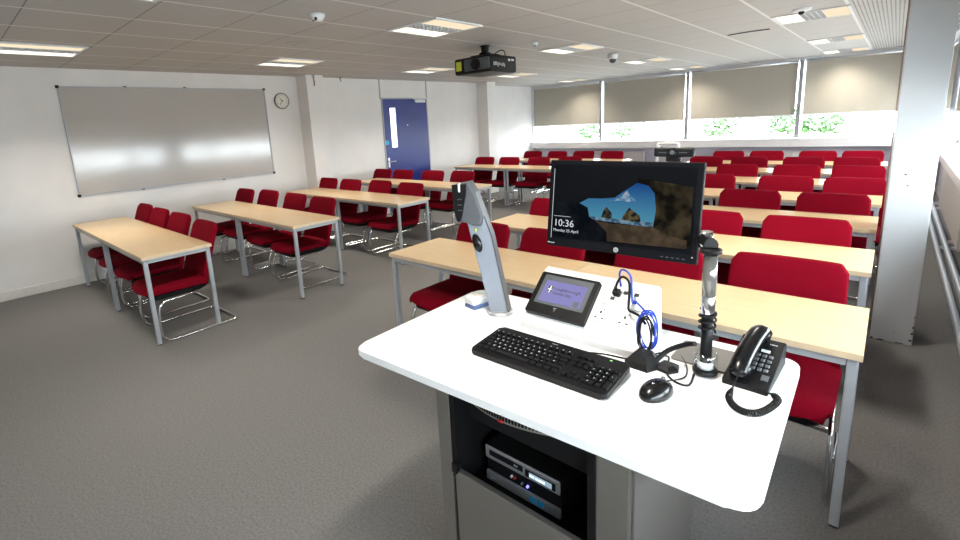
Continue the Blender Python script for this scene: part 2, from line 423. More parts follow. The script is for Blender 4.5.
def ceil_lathe(name, x, y, prof, m, label, cat, extra=None):
    t = thing(name, (x, y, H), label, cat); B().lathe((0, 0, 0), prof).build('body', m, t)
    if extra: extra(t)
    return t
ceil_lathe('smoke_detector', 3.678, 2.163, [(.055, -.001), (.055, -.02), (.045, -.03), (.04, -.045), (.02, -.052)], 'white', 'white round smoke detector on the ceiling, above the wall clock', 'smoke detector',
    lambda t: [box(.02+dx, .035+dx, -.04, -.025, -.052, -.03, bev=.002).build('sensor_slot', 'ink', t) for dx in (-.03, 0)])
ceil_lathe('ceiling_speaker', 2.567, 2.654, [(.11, -.001), (.11, -.006), (.10, -.009), (.095, -.006)], 'ceil', 'flat round ceiling disc between the smoke detector and the lights', 'speaker')
ceil_lathe('ceiling_sensor', 3.80, 4.90, [(.035, -.001), (.035, -.02), (.03, -.03), (.012, -.034)], 'white', 'small white ceiling sensor right of the projector', 'sensor',
    lambda t: B().lathe((0, 0, 0), [(.015, -.034), (.008, -.042)]).build('lens', 'ink', t))
ceil_lathe('dome_camera', 3.83, 6.898, [(.07, -.001), (.07, -.05), (.055, -.07), (.05, -.075)], 'white', 'white dome camera on the ceiling, middle of the room', 'camera',
    lambda t: B().ell((0, 0, -.085), .048, .048, .045).build('dome', 'dgrey', t))
ceil_lathe('motion_sensor', 6.16, 5.62, [(.075, -.001), (.075, -.012), (.06, -.025), (.04, -.03)], 'white', 'round grey motion sensor beside the ceiling light nearest the column', 'sensor',
    lambda t: B().ell((0, -.01, -.034), .024, .024, .022).build('lens', 'blackp', t))
t = thing('ceiling_vent', (5.547, 6.662, H), 'dark curved slot vent in the ceiling, left of the sensor light', 'vent')
B().tube([(-.22, .02, -.004), (-.08, -.01, -.004), (.08, -.015, -.004), (.2, .01, -.004)], .009).build('slot', 'dgrey', t)
t = thing('wall_bracket', (.30, 4.22, 2.3), 'small brown hanging cord on the pillar top beside the clock', 'bracket')
B().box(-.008, .02, -.02, .02, .10, .145, bev=.003).build('plate', 'frame', t); B().tube([(.008, 0, .1), (.01, .005, .03), (.008, 0, -.02)], .011).build('cord', 'brown', t)
t = thing('ceiling_hook', (.10, 4.85, H), 'tiny hook where ceiling meets the wall left of the blue door', 'hook')
B().cyl((0, 0, 0), (0, 0, -.03), .012).build('stem', 'brown', t); B().tube([(0, 0, -.03), (.02, 0, -.05), (0, 0, -.065)], .006).build('hook_tip', 'brown', t)

# projector and its pole
t = thing('projector_mount', (3.36, 4.55, H), 'short black ceiling pole and bracket holding the projector', 'projector mount')
B().cyl((0, 0, 0), (0, 0, -.075), .045).lathe((0, 0, 0), [(.06, -.001), (.06, -.008), (.036, -.012)]).build('pole', 'blackp', t)
b = B(); b.box(-.14, .14, -.10, .10, -.132, -.100, bev=.01); b.box(-.05, .05, -.05, .05, -.105, -.07, bev=.01)
b.build('bracket', 'blackp', t); B().tube([(.12, 0, -.11), (.2, .02, -.075), (.23, .05, -.085), (.21, .1, -.13)], .006).build('cable', 'blackp', t)
t = thing('projector', (3.36, 4.55, 2.135), 'black ceiling projector with ringed lens and port panel', 'projector')
b = B().box(-.26, .26, -.25, .25, 0, .18, bev=.025, seg=3); b.build('body', 'blackp', t)
box(-.1, .25, -.256, -.249, .03, .155, bev=.012).build('lens_bezel', 'dgrey', t)
b = B(); b.cyl((.07, -.25, .092), (.07, -.285, .092), .062, .055, n=28); b.build('lens_ring', 'blackp', t)
B().cyl((.07, -.286, .092), (.07, -.29, .092), .045, n=28).build('lens', 'blackg', t)
box(-.225, -.15, -.2535, -.249, .045, .145, bev=.001).build('warning_label', 'yellow', t)
b = B()
for k in range(5): b.box(.249, .254, .03+k*.026, .046+k*.026, .03, .14)
b.build('vent_slots', 'rack', t)
b = B(); random.seed(5)
for k in range(9): y = -.19+k*.024; b.box(.256, .262, y, y+.014, .05+random.random()*.02, .085+random.random()*.02)
b.build('ports', 'alu', t)
box(.256, .261, .08, .12, .12, .145).build('port_label', 'white', t); box(.256, .261, .14, .19, .125, .145).build('port_label', 'white', t)

# ------------------------------------------------------------------ left wall: whiteboard, clock
t = thing('whiteboard', (0, 2.35, 1.023), 'large wall-mounted whiteboard in a thin aluminium frame', 'whiteboard')
W2 = 1.2; HB = 1.223
box(.004, .016, -W2, W2, 0, HB).build('board', 'board', t)
b = B()
for a in ((-W2, W2, -.004, .008), (-W2, W2, HB-.008, HB+.004)): b.box(.004, .024, *a)
for a in ((-W2-.004, -W2+.010), (W2-.010, W2+.004)): b.box(.004, .024, *a, 0, HB)
b.build('frame', 'frame', t)
for y in (-W2, W2):
    for z in (0, HB): box(.003, .028, y-.016, y+.016, z-.016, z+.016, bev=.005).build('corner_cap', 'blackp', t)
for z, ys in ((HB+.008, (-.55, .12)), (-.008, (-.55, .45))):
    for y in ys: box(.003, .018, y-.018, y+.018, z-.01, z+.01, bev=.003).build('clip', 'dgrey', t)
t = thing('wall_clock', (0, 3.815, 2.08), 'round wall clock with cream dial and grey rim', 'clock')
B().lathe((0, 0, 0), [(.118, .001), (.122, .02), (.115, .032), (.104, .032), (.102, .02)], n=40).xf(Matrix.Rotation(PI/2, 4, 'Y')).build('rim', 'steel', t)
B().cyl((.018, 0, 0), (.022, 0, 0), .104, n=40).build('dial', 'cream', t)
for k in range(12):
    a = R(90-30*(k+1)); mtx = basis((.0225, .08*math.cos(a), .08*math.sin(a)-.009), (0, 1, 0), (0, 0, 1))
    text('numeral', str(k+1), .027, 'ink', t, mtx, align='CENTER')
for a, l, w, nme in ((R(90-318), .05, .004, 'hour_hand'), (R(90-216), .078, .003, 'minute_hand')):
    m = Matrix.Rotation(a-PI/2, 4, 'X')
    box(.025, .027, -w, w, -.015, l).xf(m).build(nme, 'ink', t)
B().cyl((.022, 0, 0), (.03, 0, 0), .008).build('hub', 'ink', t)

# ------------------------------------------------------------------ chair
def make_chair():
    t = bpy.data.objects.new('meeting_chair', None); COL.objects.link(t)
    # seat cushion
    b = B(); nx, ny = 10, 12; w = .25
    def sp(u, v, top):
        x = u; y = v
        e = 1-min(1, max(0, (abs(u)-.80)/.2))**2*.45
        wf = 1-.16*max(0, 1-v/.35)**2*abs(1)
        X = x*w*(1-.10*max(0, 1-v/.22)**2)
        Y = y*.47+.035*u*u*max(0, 1-v/.3)
        fr = max(0, 1-v/.16)
        if top: Z = .462-.012*math.sin(PI*v)*(1-u*u) - .05*fr**2.2 - .022*(abs(u)**6)
        else: Z = .385 + .015*fr**2 + .02*(abs(u)**6)
        return (X, Y, Z)
    T = [[b.bm.verts.new(sp(-1+2*i/nx, j/ny, 1)) for i in range(nx+1)] for j in range(ny+1)]
    U = [[b.bm.verts.new(sp(-1+2*i/nx, j/ny, 0)) for i in range(nx+1)] for j in range(ny+1)]
    for j in range(ny):
        for i in range(nx):
            b.bm.faces.new([T[j][i], T[j][i+1], T[j+1][i+1], T[j+1][i]]); b.bm.faces.new([U[j][i], U[j+1][i], U[j+1][i+1], U[j][i+1]])
    for i in range(nx):
        b.bm.faces.new([T[0][i], U[0][i], U[0][i+1], T[0][i+1]]); b.bm.faces.new([T[ny][i], T[ny][i+1], U[ny][i+1], U[ny][i]])
    for j in range(ny):
        b.bm.faces.new([T[j][0], T[j+1][0], U[j+1][0], U[j][0]]); b.bm.faces.new([T[j][nx], U[j][nx], U[j+1][nx], T[j+1][nx]])
    s = b.build('seat', 'red', t, smooth=True)
    md = s.modifiers.new('bevel', 'BEVEL'); md.width = .012; md.segments = 3; md.limit_method = 'ANGLE'; md.angle_limit = R(50)
    # seat shell
    b = B().prism(rrect(-.215, .215, .06, .46, .04, .352), (0, 0, .035), bev=.01); b.build('seat_shell', 'blackp', t)
    # backrest: curved padded panel
    b = B(); nx, nz = 10, 12
    def bp(u, v, front):
        wdt = .243*(1-.04*v)
        z0, z1 = .375, .88
        r = .10
        zz = z0+(z1-z0)*v
        # rounded corners
        if v > 1-r: wdt -= .026*((v-(1-r))/r)**2.2
        if v < .08: wdt -= .02*((.08-v)/.08)**2
        yc = .470+.165*v**1.2 + .012*(u*u)*-1
        th = .030 - .009*(abs(u)**5) - (.008*max(0, (v-.9)/.1)**2)
        return (u*wdt, yc+(-th if front else th), zz)
    F = [[b.bm.verts.new(bp(-1+2*i/nx, j/nz, 1)) for i in range(nx+1)] for j in range(nz+1)]
    K = [[b.bm.verts.new(bp(-1+2*i/nx, j/nz, 0)) for i in range(nx+1)] for j in range(nz+1)]
    for j in range(nz):
        for i in range(nx):
            b.bm.faces.new([F[j][i], F[j][i+1], F[j+1][i+1], F[j+1][i]]); b.bm.faces.new([K[j][i], K[j+1][i], K[j+1][i+1], K[j][i+1]])
    for i in range(nx):
        b.bm.faces.new([F[0][i], K[0][i], K[0][i+1], F[0][i+1]]); b.bm.faces.new([F[nz][i], F[nz][i+1], K[nz][i+1], K[nz][i]])
    for j in range(nz):
        b.bm.faces.new([F[j][0], F[j+1][0], K[j+1][0], K[j][0]]); b.bm.faces.new([F[j][nx], K[j][nx], K[j+1][nx], F[j+1][nx]])
    s = b.build('backrest', 'red', t, smooth=True)
    md = s.modifiers.new('bevel', 'BEVEL'); md.width = .012; md.segments = 3; md.limit_method = 'ANGLE'; md.angle_limit = R(45)
    # chrome cantilever frame, one bent tube
    pts = [(-.13, .40, .345), (-.20, .38, .345), (-.238, .33, .345), (-.245, .16, .34), (-.25, .10, .31), (-.254, .075, .20), (-.252, .075, .09), (-.252, .10, .03), (-.252, .16, .0125), (-.252, .40, .0125), (-.252, .62, .0125), (-.235, .665, .0125), (-.15, .675, .0125)]
    pts = pts+[(-x, y, z) for x, y, z in pts[::-1]]
    B().tube(pts, .0115, n=8, smooth=3).build('frame', 'chrome', t)
    b = B()
    for s_ in (-1, 1): b.box(s_*.19-.018, s_*.19+.018, .40, .47, .36, .45, bev=.006, seg=1)
    b.build('back_bracket', 'blackp', t)
    return t

TL, TD, TH = 1.272, .52, .73
def make_table():
    t = bpy.data.objects.new('classroom_table', None); COL.objects.link(t)
    b = B(); b.box(-TL/2, TL/2, 0, TD, TH-.0012, TH); b.mi = 1; b.box(-TL/2, TL/2, 0, TD, TH-.025, TH-.0012)
    b.build('tabletop', ['beech', 'edge'], t)
    b = B(); z0, z1 = TH-.056, TH-.025
    for y in (.012, TD-.012-.022): b.box(-TL/2+.045, TL/2-.045, y, y+.022, z0, z1)
    for x in (-TL/2+.01, TL/2-.032): b.box(x, x+.022, .045, TD-.045, z0, z1)
    b.build('frame', 'frame', t)
    for x in (-TL/2+.028, TL/2-.028):
        for y in (.028, TD-.028):
            l = box(x-.0155, x+.0155, y-.0155, y+.0155, .006, TH-.025, bev=.004, seg=2).build('leg', 'frame', t)
            box(x-.015, x+.015, y-.015, y+.015, 0, .012, bev=.003, seg=1).build('foot_cap', 'blackp', l)
    return t

ordn = ['first', 'second', 'third', 'fourth', 'fifth', 'sixth', 'seventh']
tab0 = make_table(); ch0 = make_chair(); used_t = used_c = False
def put_table(x, y, label, group):
    global used_t
    o = copy_tree(tab0) if used_t else tab0; used_t = True
    o.location = (x, y, 0); tag(o, label, 'table', group)
def put_chair(x, y, label, group, rz=0):
    global used_c
    o = copy_tree(ch0) if used_c else ch0; used_c = True
    o.location = (x, y, 0); o.rotation_euler = (0, 0, rz); tag(o, label, 'chair', group)

ROWS = []   # (block, x_right, y_front, [(x, ytop)...])
ROWS += [('L', 2.735, 1.005, [(.54, 1.67), (1.15, 1.65), (1.76, 1.65), (2.46, 1.61)]),
         ('L', 2.77, 2.26, [(.40, 2.93), (.93, 3.0), (1.62, 2.98), (2.27, 2.95)]),
         ('L', 2.755, 3.595, [(.48, 4.2), (1.08, 4.2), (1.66, 4.26), (2.33, 4.22)]),
         ('L', 2.76, 4.84, [(.27, 5.46), (.84, 5.46), (1.5, 5.5), (2.06, 5.55)]),
         ('L', 2.87, 7.28, [(.69, 7.88), (1.3, 7.9), (1.94, 7.95), (2.50, 8.12)]),
         ('L', 3.19, 8.75, [(.86, 9.4), (1.5, 9.36), (2.11, 9.42), (2.74, 9.36)]),
         ('R', 6.862, 2.13, [(4.70, 2.72), (5.28, 2.73), (5.94, 2.73), (6.545, 2.78)]),
         ('R', 6.851, 3.22, [(4.66, 3.82), (5.28, 3.82), (5.92, 3.82), (6.51, 3.83)]),
         ('R', 6.845, 4.32, [(4.66, 4.9), (5.3, 4.9), (5.98, 4.9), (6.55, 4.9)]),
         ('R', 6.851, 5.40, [(4.7, 6.0), (5.43, 6.0), (6.11, 6.02), (6.65, 6.0)]),
         ('R', 6.85, 6.52, [(4.75, 7.05), (5.41, 7.05), (6.04, 7.07), (6.60, 7.07)]),
         ('R', 6.85, 7.6, [(4.77, 8.27), (5.34, 8.24), (6.01, 8.15), (6.55, 8.15)]),
         ('R', 6.85, 8.66, [(4.86, 9.28), (5.40, 9.3), (6.03, 9.2), (6.56, 9.2)])]
cnt = {'L': 0, 'R': 0}
PL = ['seat nearest the whiteboard wall', 'second seat from the whiteboard wall', 'third seat from the whiteboard wall', 'aisle-end seat']
PR = ['seat at the middle-aisle end', 'second seat from the middle aisle', 'third seat from the middle aisle', 'seat nearest the big column']
random.seed(11)
for blk, xr, yf, chs in ROWS:
    k = cnt[blk]; cnt[blk] += 1
    side = 'left-hand' if blk == 'L' else 'right-hand'
    rowp = '%s %s row' % (ordn[k], side)
    e = ('whiteboard-wall', 'aisle') if blk == 'L' else ('middle-aisle', 'column')
    for i in (0, 1):
        put_table(xr-TL/2-(1-i)*(TL+.004), yf, 'beech-topped grey-legged table, %s half of the %s' % (e[i]+' side', rowp), 'classroom tables in the %s rows' % side)
    for i, (x, yt) in enumerate(chs):
        y0 = max(yt-.63, yf-.02)
        put_chair(x, y0, 'red padded chair, %s, %s counted from the front' % ((PL if blk == 'L' else PR)[i], rowp), 'red chairs in the %s rows' % side, R(random.uniform(-2, 2)))

# white-framed chair at the back of the aisle
t = thing('high_back_chair', (3.92, 9.0, 0), 'white-framed high-back chair seen just behind the webcam', 'chair')
B().tube([(-.17, .0, .45), (-.175, .02, .7), (-.172, .04, .97), (-.13, .045, 1.03), (.13, .045, 1.03), (.172, .04, .97), (.175, .02, .7), (.17, 0, .45)], .032).build('back_frame', 'white', t)
box(-.155, .155, .015, .04, .55, .96, bev=.01).build('back_pad', 'padmat', t)
box(-.21, .21, -.42, .02, .43, .48, bev=.018).build('seat', 'padmat', t)
for x in (-.18, .18):
    for y in (-.38, -.02): B().cyl((x, y, .44), (x*1.08, y, 0), .014).build('leg', 'white', t)

# ------------------------------------------------------------------ lectern
LZ = .90
t = lect = thing('lectern', (6.19, 1.22, 0), 'white-topped steel AV lectern with open rack bay', 'lectern')
def L_(bm, n, m, par=None, **k):   # lectern part given in world coordinates
    bm.xf(Matrix.Translation((-6.19, -1.22, 0))); return bm.build(n, m, par or lect, **k)
def rpoly(pts, r, z, n=6):
    out = []; m = len(pts)
    for i in range(m):
        p = Vector(pts[i]); a = (Vector(pts[i-1])-p).normalized(); c = (Vector(pts[(i+1) % m])-p).normalized()
        p0 = p+a*r; p1 = p+c*r
        for k in range(n+1):
            s = k/n; q = p0*(1-s)**2+p*2*s*(1-s)+p1*s*s; out.append((q.x, q.y, z))
    return out
L_(B().prism(rpoly([(5.618, .880), (6.752, .936), (6.738, 1.60), (5.612, 1.56)], .055, LZ-.024), (0, 0, .024), bev=.006, seg=3), 'worktop', 'worktop')
X0, X1, Y0, Y1 = 5.875, 6.50, 1.00, 1.47
b = B()
b.box(X0, X0+.018, Y0+.02, Y1, .03, LZ-.024); b.box(X1-.018, X1, Y0+.02, Y1, .03, LZ-.024)     # sides
b.box(X0, X1, Y1-.018, Y1, .03, LZ-.024); b.box(X0, X1, Y0+.02, Y1, .03, .05)
b.box(X0, X0+.055, Y0, Y0+.02, .03, LZ-.024, bev=.004); b.box(6.41, X1, Y0, Y0+.02, .03, LZ-.024, bev=.008)
L_(b, 'carcass', 'steel')
L_(box(X1, X1+.006, Y0+.006, Y1, .05, LZ-.024, bev=.002), 'side_panel', 'steel')
L_(box(5.945, 6.405, Y0-.004, Y0+.016, .05, .532, bev=.003), 'door', 'steel')
b = B(); b.box(5.93, 5.95, Y0+.002, Y0+.06, .5, LZ-.04); b.box(6.39, 6.41, Y0+.002, Y0+.06, .05, LZ-.04); b.box(5.93, 6.41, Y0+.05, Y0+.07, .70, LZ-.04)
b.box(5.93, 5.938, Y0+.05, Y1-.03, .45, LZ-.04); b.box(6.402, 6.41, Y0+.05, Y1-.03, .45, LZ-.04); b.box(5.93, 6.41, Y1-.04, Y1-.03, .3, LZ-.04)
b.box(5.93, 6.41, Y0+.03, Y1-.03, .434, .444)
L_(b, 'rack_frame', 'rack')
L_(box(5.936, 5.958, Y0-.012, Y0+.01, .525, .56, bev=.004), 'door_catch', 'blackp')
b = B(); arc = [(5.95+.46*k/16, Y0+.002-.072*math.sin(PI*k/16), .863) for k in range(17)]
b.prism([(5.95, Y0+.02, .863)]+arc+[(6.41, Y0+.02, .863)], (0, 0, -.024)); L_(b, 'vent_strip', 'steel')
b = B()
for k in range(48):
    u = (k+2)/51; x = 5.95+.46*u; y = Y0+.002-.072*math.sin(PI*u)
    b.box(x-.0022, x+.0022, y-.0025, y+.012, .846, .858)
L_(b, 'vent_slots', 'rack')
L_(box(6.178, 6.192, Y0-.075, Y0-.066, .839, .847, bev=.002), 'red_tag', 'redp')
for x, y in ((5.93, 1.08), (6.45, 1.08), (5.93, 1.42), (6.45, 1.42)):
    L_(B().cyl((x, y, 0), (x, y, .03), .022), 'foot', 'blackp')
L_(B().tube([(6.075, .962, LZ+.0006), (6.082, .968, LZ+.0006), (6.09, .962, LZ+.0006), (6.098, .968, LZ+.0006)], .0008, n=5), 'pen_mark', 'bluecable')

# AV units in the rack
t = thing('media_player', (6.118, 1.11, .534), 'upper silver slim recorder in the lectern rack, with lit display', 'media player')
b = B(); b.box(-.145, .145, 0, .22, 0, .045, bev=.003); b.build('case', 'rack', t)
box(-.145, .145, -.006, 0, 0, .045, bev=.004).build('front_panel', 'silver', t)
box(-.125, .01, -.008, -.005, .016, .034).build('disc_tray', 'rack', t)
box(.02, .13, -.008, -.005, .008, .032).build('display_bezel', 'rack', t)
b = box(.036, .118, -.0095, -.0075, .011, .028).build('display', glow('display_lit', (.35, .5, .6), .9), t)
text('display_text', '000:10:0000', .0115, glow('display_digits', (.9, .97, 1), 2), b, basis((.038, -.0098, .0155), (1, 0, 0), (0, 0, 1)))
for x, m in ((-.02, 'alu'), (-.012, 'alu')): B().cyl((x, -.006, .026), (x, -.010, .026), .003).build('button', m, t)
t = thing('video_switcher', (6.118, 1.11, .444), 'lower slim silver unit in the lectern rack, with blue sticker', 'recorder')
box(-.145, .145, .004, .22, 0, .085, bev=.002).build('case', 'rack', t)
box(-.145, .145, -.006, .004, .008, .042, bev=.004).build('front_panel', 'silver', t)
for x0 in (.035, .062): box(x0, x0+.023, -.0075, -.0055, .017, .035).build('blue_sticker', 'bluesticker', t)
for x, m in ((-.04, 'white'), (-.028, 'redp')): B().cyl((x, .004, .062), (x, -.004, .062), .004).build('socket', m, t)
for x in (0, .022): B().cyl((x, .004, .055), (x, -.002, .055), .004).build('led', glow('blue_led', (.2, .2, 1), 3) if x else M['alu'], t)
text('maker_mark', 'Extron', .009, 'legend', t, basis((-.125, -.0062, .022), (1, 0, 0), (0, 0, 1)))

for o_ in COL.objects:
    if o_.name in ('media_player', 'video_switcher'): o_.scale = (.94, 1, 1)
# media console on the worktop
cx0, cx1 = 5.972, 6.378
prof = [(1.335, LZ), (1.335, LZ+.022), (1.345, LZ+.036), (1.505, LZ+.168), (1.52, LZ+.17), (1.53, LZ+.16), (1.545, LZ)]
t = cons = thing('media_console', (6.19, 1.44, LZ), 'white sloping control console with sockets, beside the keyboard', 'console')
def C_(bm, n, m, par=None, inv=None): bm.xf(Matrix.Translation((-6.19, -1.44, -LZ))); return bm.build(n, m, par or cons)
C_(B().prism([(cx0, y, z) for y, z in prof], (cx1-cx0, 0, 0), bev=.008, seg=3), 'housing', 'white')
# slanted face frame: origin lower left, x right, y up slope
S = basis((cx0-6.19, 1.345-1.44, .036), (1, 0, 0), (0, .160, .132))
def F_(bm, n, m, par=None):
    o = bm.build(n, m, par or cons); o.matrix_local = S if not par or par is cons else Matrix(); return o
def socket(u, v):
    s = F_(B().prism(rrect(u-.03, u+.03, v-.03, v+.03, .006, 0), (0, 0, .003)), 'power_socket', 'white')
    B().box(u-.0035, u+.0035, v+.008, v+.018, .002, .0034).build('earth_hole', 'ink', s)
    for dx in (-.011, .011): B().box(u+dx-.004, u+dx+.004, v-.010, v-.005, .002, .0034).build('pin_hole', 'ink', s)
    B().cyl((u+.008, v+.024, .002), (u+.008, v+.024, .0034), .0025, n=10).build('screw', 'dgrey', s); B().cyl((u-.008, v-.022, .002), (u-.008, v-.022, .0034), .0025, n=10).build('screw', 'dgrey', s)
socket(.262, .070); socket(.340, .070)
p = F_(B().prism(rrect(.25, .385, .115, .190, .006, 0), (0, 0, .003)), 'socket_plate', 'white')
for u, v in ((.28, .168), (.315, .168), (.35, .168), (.28, .140), (.35, .142)):
    B().box(u-.007, u+.007, v-.006, v+.006, .002, .0045, bev=.001, seg=1).build('port', 'ink', p)
B().box(.262, .275, .124, .1255, .0028, .0034).build('label_line', 'dgrey', p)
for a_ in ((.25, .385, .1145, .1157), (.25, .2512, .115, .19), (.3838, .385, .115, .19)): B().box(*a_, .0022, .0033).build('plate_seam', 'frame', p)
# touch panel
t = F_(B().prism(rrect(.012, .230, .018, .182, .004, 0), (0, 0, .018), bev=.004), 'touch_panel', 'blackp')
B().box(.030, .212, .056, .172, .017, .0195, bev=.001, seg=1).build('bezel', 'dgrey', t)
sc = B().box(.044, .198, .066, .150, .019, .0202).build('display', glow('lavender_display', (.33, .31, .66), .85), t)
ink2 = M['ink']
text('display_text', 'Loughborough', .0165, ink2, sc, Matrix.Translation((.085, .116, .0206)))
text('display_text', 'University', .0165, ink2, sc, Matrix.Translation((.085, .099, .0206)))
sh = B().prism([(.062, .128, .0203), (.062, .112, .0203), (.0705, .098, .0203), (.079, .112, .0203), (.079, .128, .0203)], (0, 0, .0004)).build('crest', 'ink', sc)
b = B(); b.box(.069, .072, .101, .128, .0207, .0209); b.box(.062, .079, .1135, .1165, .0207, .0209); b.build('crest_cross', 'legend', sc)
B().box(.17, .19, .068, .088, .0203, .0207).build('corner_icon', 'dgrey', sc)
text('panel_mark', 'AMX', .005, 'legend', t, Matrix.Translation((.112, .047, .0182)))
B().cyl((.117, .041, .0175), (.117, .041, .0190), .004).build('button', 'dgrey', t)

# keyboard
kbm = Matrix.Translation((6.178, 1.168, LZ)) @ Matrix.Rotation(R(.6), 4, 'Z')
t = kb = thing('keyboard', kbm.translation, 'black full-size keyboard on the white lectern top', 'keyboard', None, R(.6))
kb.scale = (.985, 1, 1)
kt = Matrix.Translation((0, 0, .004)) @ Matrix.Rotation(R(4), 4, 'X')
B().prism(rrect(-.222, .222, -.088, .084, .014, 0), (0, 0, .016), bev=.005, seg=3).xf(kt @ Matrix.Translation((0, 0, .004))).build('case', 'blackp', t)
keys = []
u = .0190; kx0 = -.211; ky0 = -.060
rows = [("1.25 1.25 1.25 6.25 1.25 1.25 1.25 1.25", ''), ("1.25 1 1 1 1 1 1 1 1 1 1 1 2.75", ' \\ZXCVBNM,./ '), ("1.75 1 1 1 1 1 1 1 1 1 1 1 1 1.25", " ASDFGHJKL;'# "), ("1.5 1 1 1 1 1 1 1 1 1 1 1 1 1.5", ' QWERTYUIOP[] '), ("1 1 1 1 1 1 1 1 1 1 1 1 1 2", '`1234567890-= ')]
for j, (s, lg) in enumerate(rows):
    x = kx0
    for i, w in enumerate(map(float, s.split())):
        keys.append((x+w*u/2, ky0+j*u, w*u, u, lg[i] if i < len(lg) else '')); x += w*u
for k in range(12): keys.append((kx0+u*(1.5+k*1.09+.3*(k//4))+.0, ky0+5.35*u, u*.95, u*.8, 'F'))
keys.append((kx0+u/2, ky0+5.35*u, u*.95, u*.8, 'E'))
nx = kx0+15.35*u
for j in (3, 4):
    for i in range(3): keys.append((nx+(i+.5)*u, ky0+j*u, u, u, ''))
for i in range(3): keys.append((nx+(i+.5)*u, ky0+5.35*u, u*.95, u*.8, ''))
for i in range(3): keys.append((nx+(i+.5)*u, ky0, u, u, ''))
keys.append((nx+1.5*u, ky0+u, u, u, ''))
px0 = nx+3.3*u
for j, row in enumerate(['0.', '123', '456', '789', ' /*']):
    for i, c in enumerate(row):
        if j == 0: keys.append((px0+(1 if i == 0 else 2.5)*u, ky0, (2 if i == 0 else 1)*u, u, c))
        else: keys.append((px0+(i+.5)*u, ky0+j*u, u, u, c))
keys += [(px0+3.5*u, ky0+.5*u, u, 2*u, ''), (px0+3.5*u, ky0+2.5*u, u, 2*u, '+'), (px0+3.5*u, ky0+4*u, u, u, '-')]
keys.sort(key=lambda k: -k[2]*k[3])
def key_bm(b, k, mx):
    x, y, w, h_, _ = k; g = .0012
    v = [b.bm.verts.new(mx @ Vector(p)) for p in [(x-w/2+g, y-h_/2+g, .019), (x+w/2-g, y-h_/2+g, .019), (x+w/2-g, y+h_/2-g, .019), (x-w/2+g, y+h_/2-g, .019), (x-w/2+.0035, y-h_/2+.0035, .0275), (x+w/2-.0035, y-h_/2+.0035, .0275), (x+w/2-.0035, y+h_/2-.0025, .0275), (x-w/2+.0035, y+h_/2-.0025, .0275)]]
    for q in [(4,5,6,7),(0,1,5,4),(1,2,6,5),(2,3,7,6),(3,0,4,7),(3,2,1,0)]: b.bm.faces.new([v[i] for i in q])
for k in keys[:100]:
    b = B(); key_bm(b, k, kt); b.build('key', 'blackp', t)
b = B()
for k in keys[100:]: key_bm(b, k, kt)
o = b.build('key', 'blackp', t); o['kind'] = 'stuff'
for k in keys:
    if k[4].strip(): text('key_legend', k[4], .0075, 'legend', t, kt @ Matrix.Translation((k[0]-.004, k[1]-.001, .0276)), ext=.0001)
text('maker_mark', 'Logitech', .006, 'legend', t, kt @ Matrix.Translation((-.02, .069, .0202)), ext=.0001)
B().box(.165, .172, .070, .073, .0198, .0206).xf(kt).build('status_led', glow('green_led', (.4, 1, .2), 2), t)

def cable(name, pts, r, m, label, cat='cable', **k):
    p0 = Vector(pts[0]); o = B().tube([Vector(p)-p0 for p in pts], r, **k).build(name, m); o.location = p0; return tag(o, label, cat)
Z = LZ+.004
KBC = [(6.218, 1.262, .915), (6.232, 1.285, .904), (6.289, 1.312, .903), (6.345, 1.322, .903), (6.388, 1.342, .903), (6.408, 1.40, .903), (6.435, 1.44, .903)]
cable('keyboard_cable', KBC, .0021, 'blackp', 'thin black keyboard cable curving behind the keyboard towards the arm')
# mouse
t = thing('mouse', (6.482, 1.195, LZ), 'glossy black computer mouse right of the keyboard', 'mouse', None, R(-12))
b = B().ell((0, 0, .006), .034, .056, .030, 20, 12)
for v in b.bm.verts: v.co.z = max(v.co.z, .0015)
b.build('shell', 'blackg', t)
b = B(); b.cyl((-.003, .030, .030), (.003, .030, .030), .0075, n=14); b.build('scroll_wheel', 'dgrey', t)
B().tube([(0, .05, .016), (0, .03, .0335), (0, .01, .0367)], .0007, n=5).build('button_seam', 'ink', t)
text('maker_mark', 'V', .011, 'legend', t, Matrix.Translation((-.004, -.018, .0355)), ext=.0002)
cable('mouse_cable', [(6.488, 1.258, LZ+.01), (6.50, 1.285, Z), (6.515, 1.32, Z), (6.50, 1.38, Z), (6.47, 1.43, Z)], .0018, 'blackp', 'thin black mouse cable running up from the mouse')
# two small pucks
def puck(loc, s, h_, label, rz, m='blackp'):
    t = thing('cable_puck', loc, label, 'microphone', None, rz)
    P = [(-1, -.8), (.5, -1), (1.05, -.1), (.7, .9), (-.75, .9)]
    B().prism([(x*s, y*s, 0) for x, y in P], (0, 0, h_*.5)).build('base', m, t)
    b = B(); v0 = [b.bm.verts.new((x*s, y*s, h_*.5)) for x, y in P]; v1 = [b.bm.verts.new((x*s*.6, y*s*.6, h_)) for x, y in P]
    b.bm.faces.new(v1); b.bm.faces.new(v0[::-1])
    for i in range(5): b.bm.faces.new([v0[i], v0[(i+1) % 5], v1[(i+1) % 5], v1[i]])
    b.build('cover', m, t)
puck((6.402, 1.322, LZ), .042, .038, 'black five-sided puck between keyboard and console', R(5))
puck((6.462, 1.338, LZ), .030, .016, 'small flat dark puck between the bigger puck and the arm', R(-5))

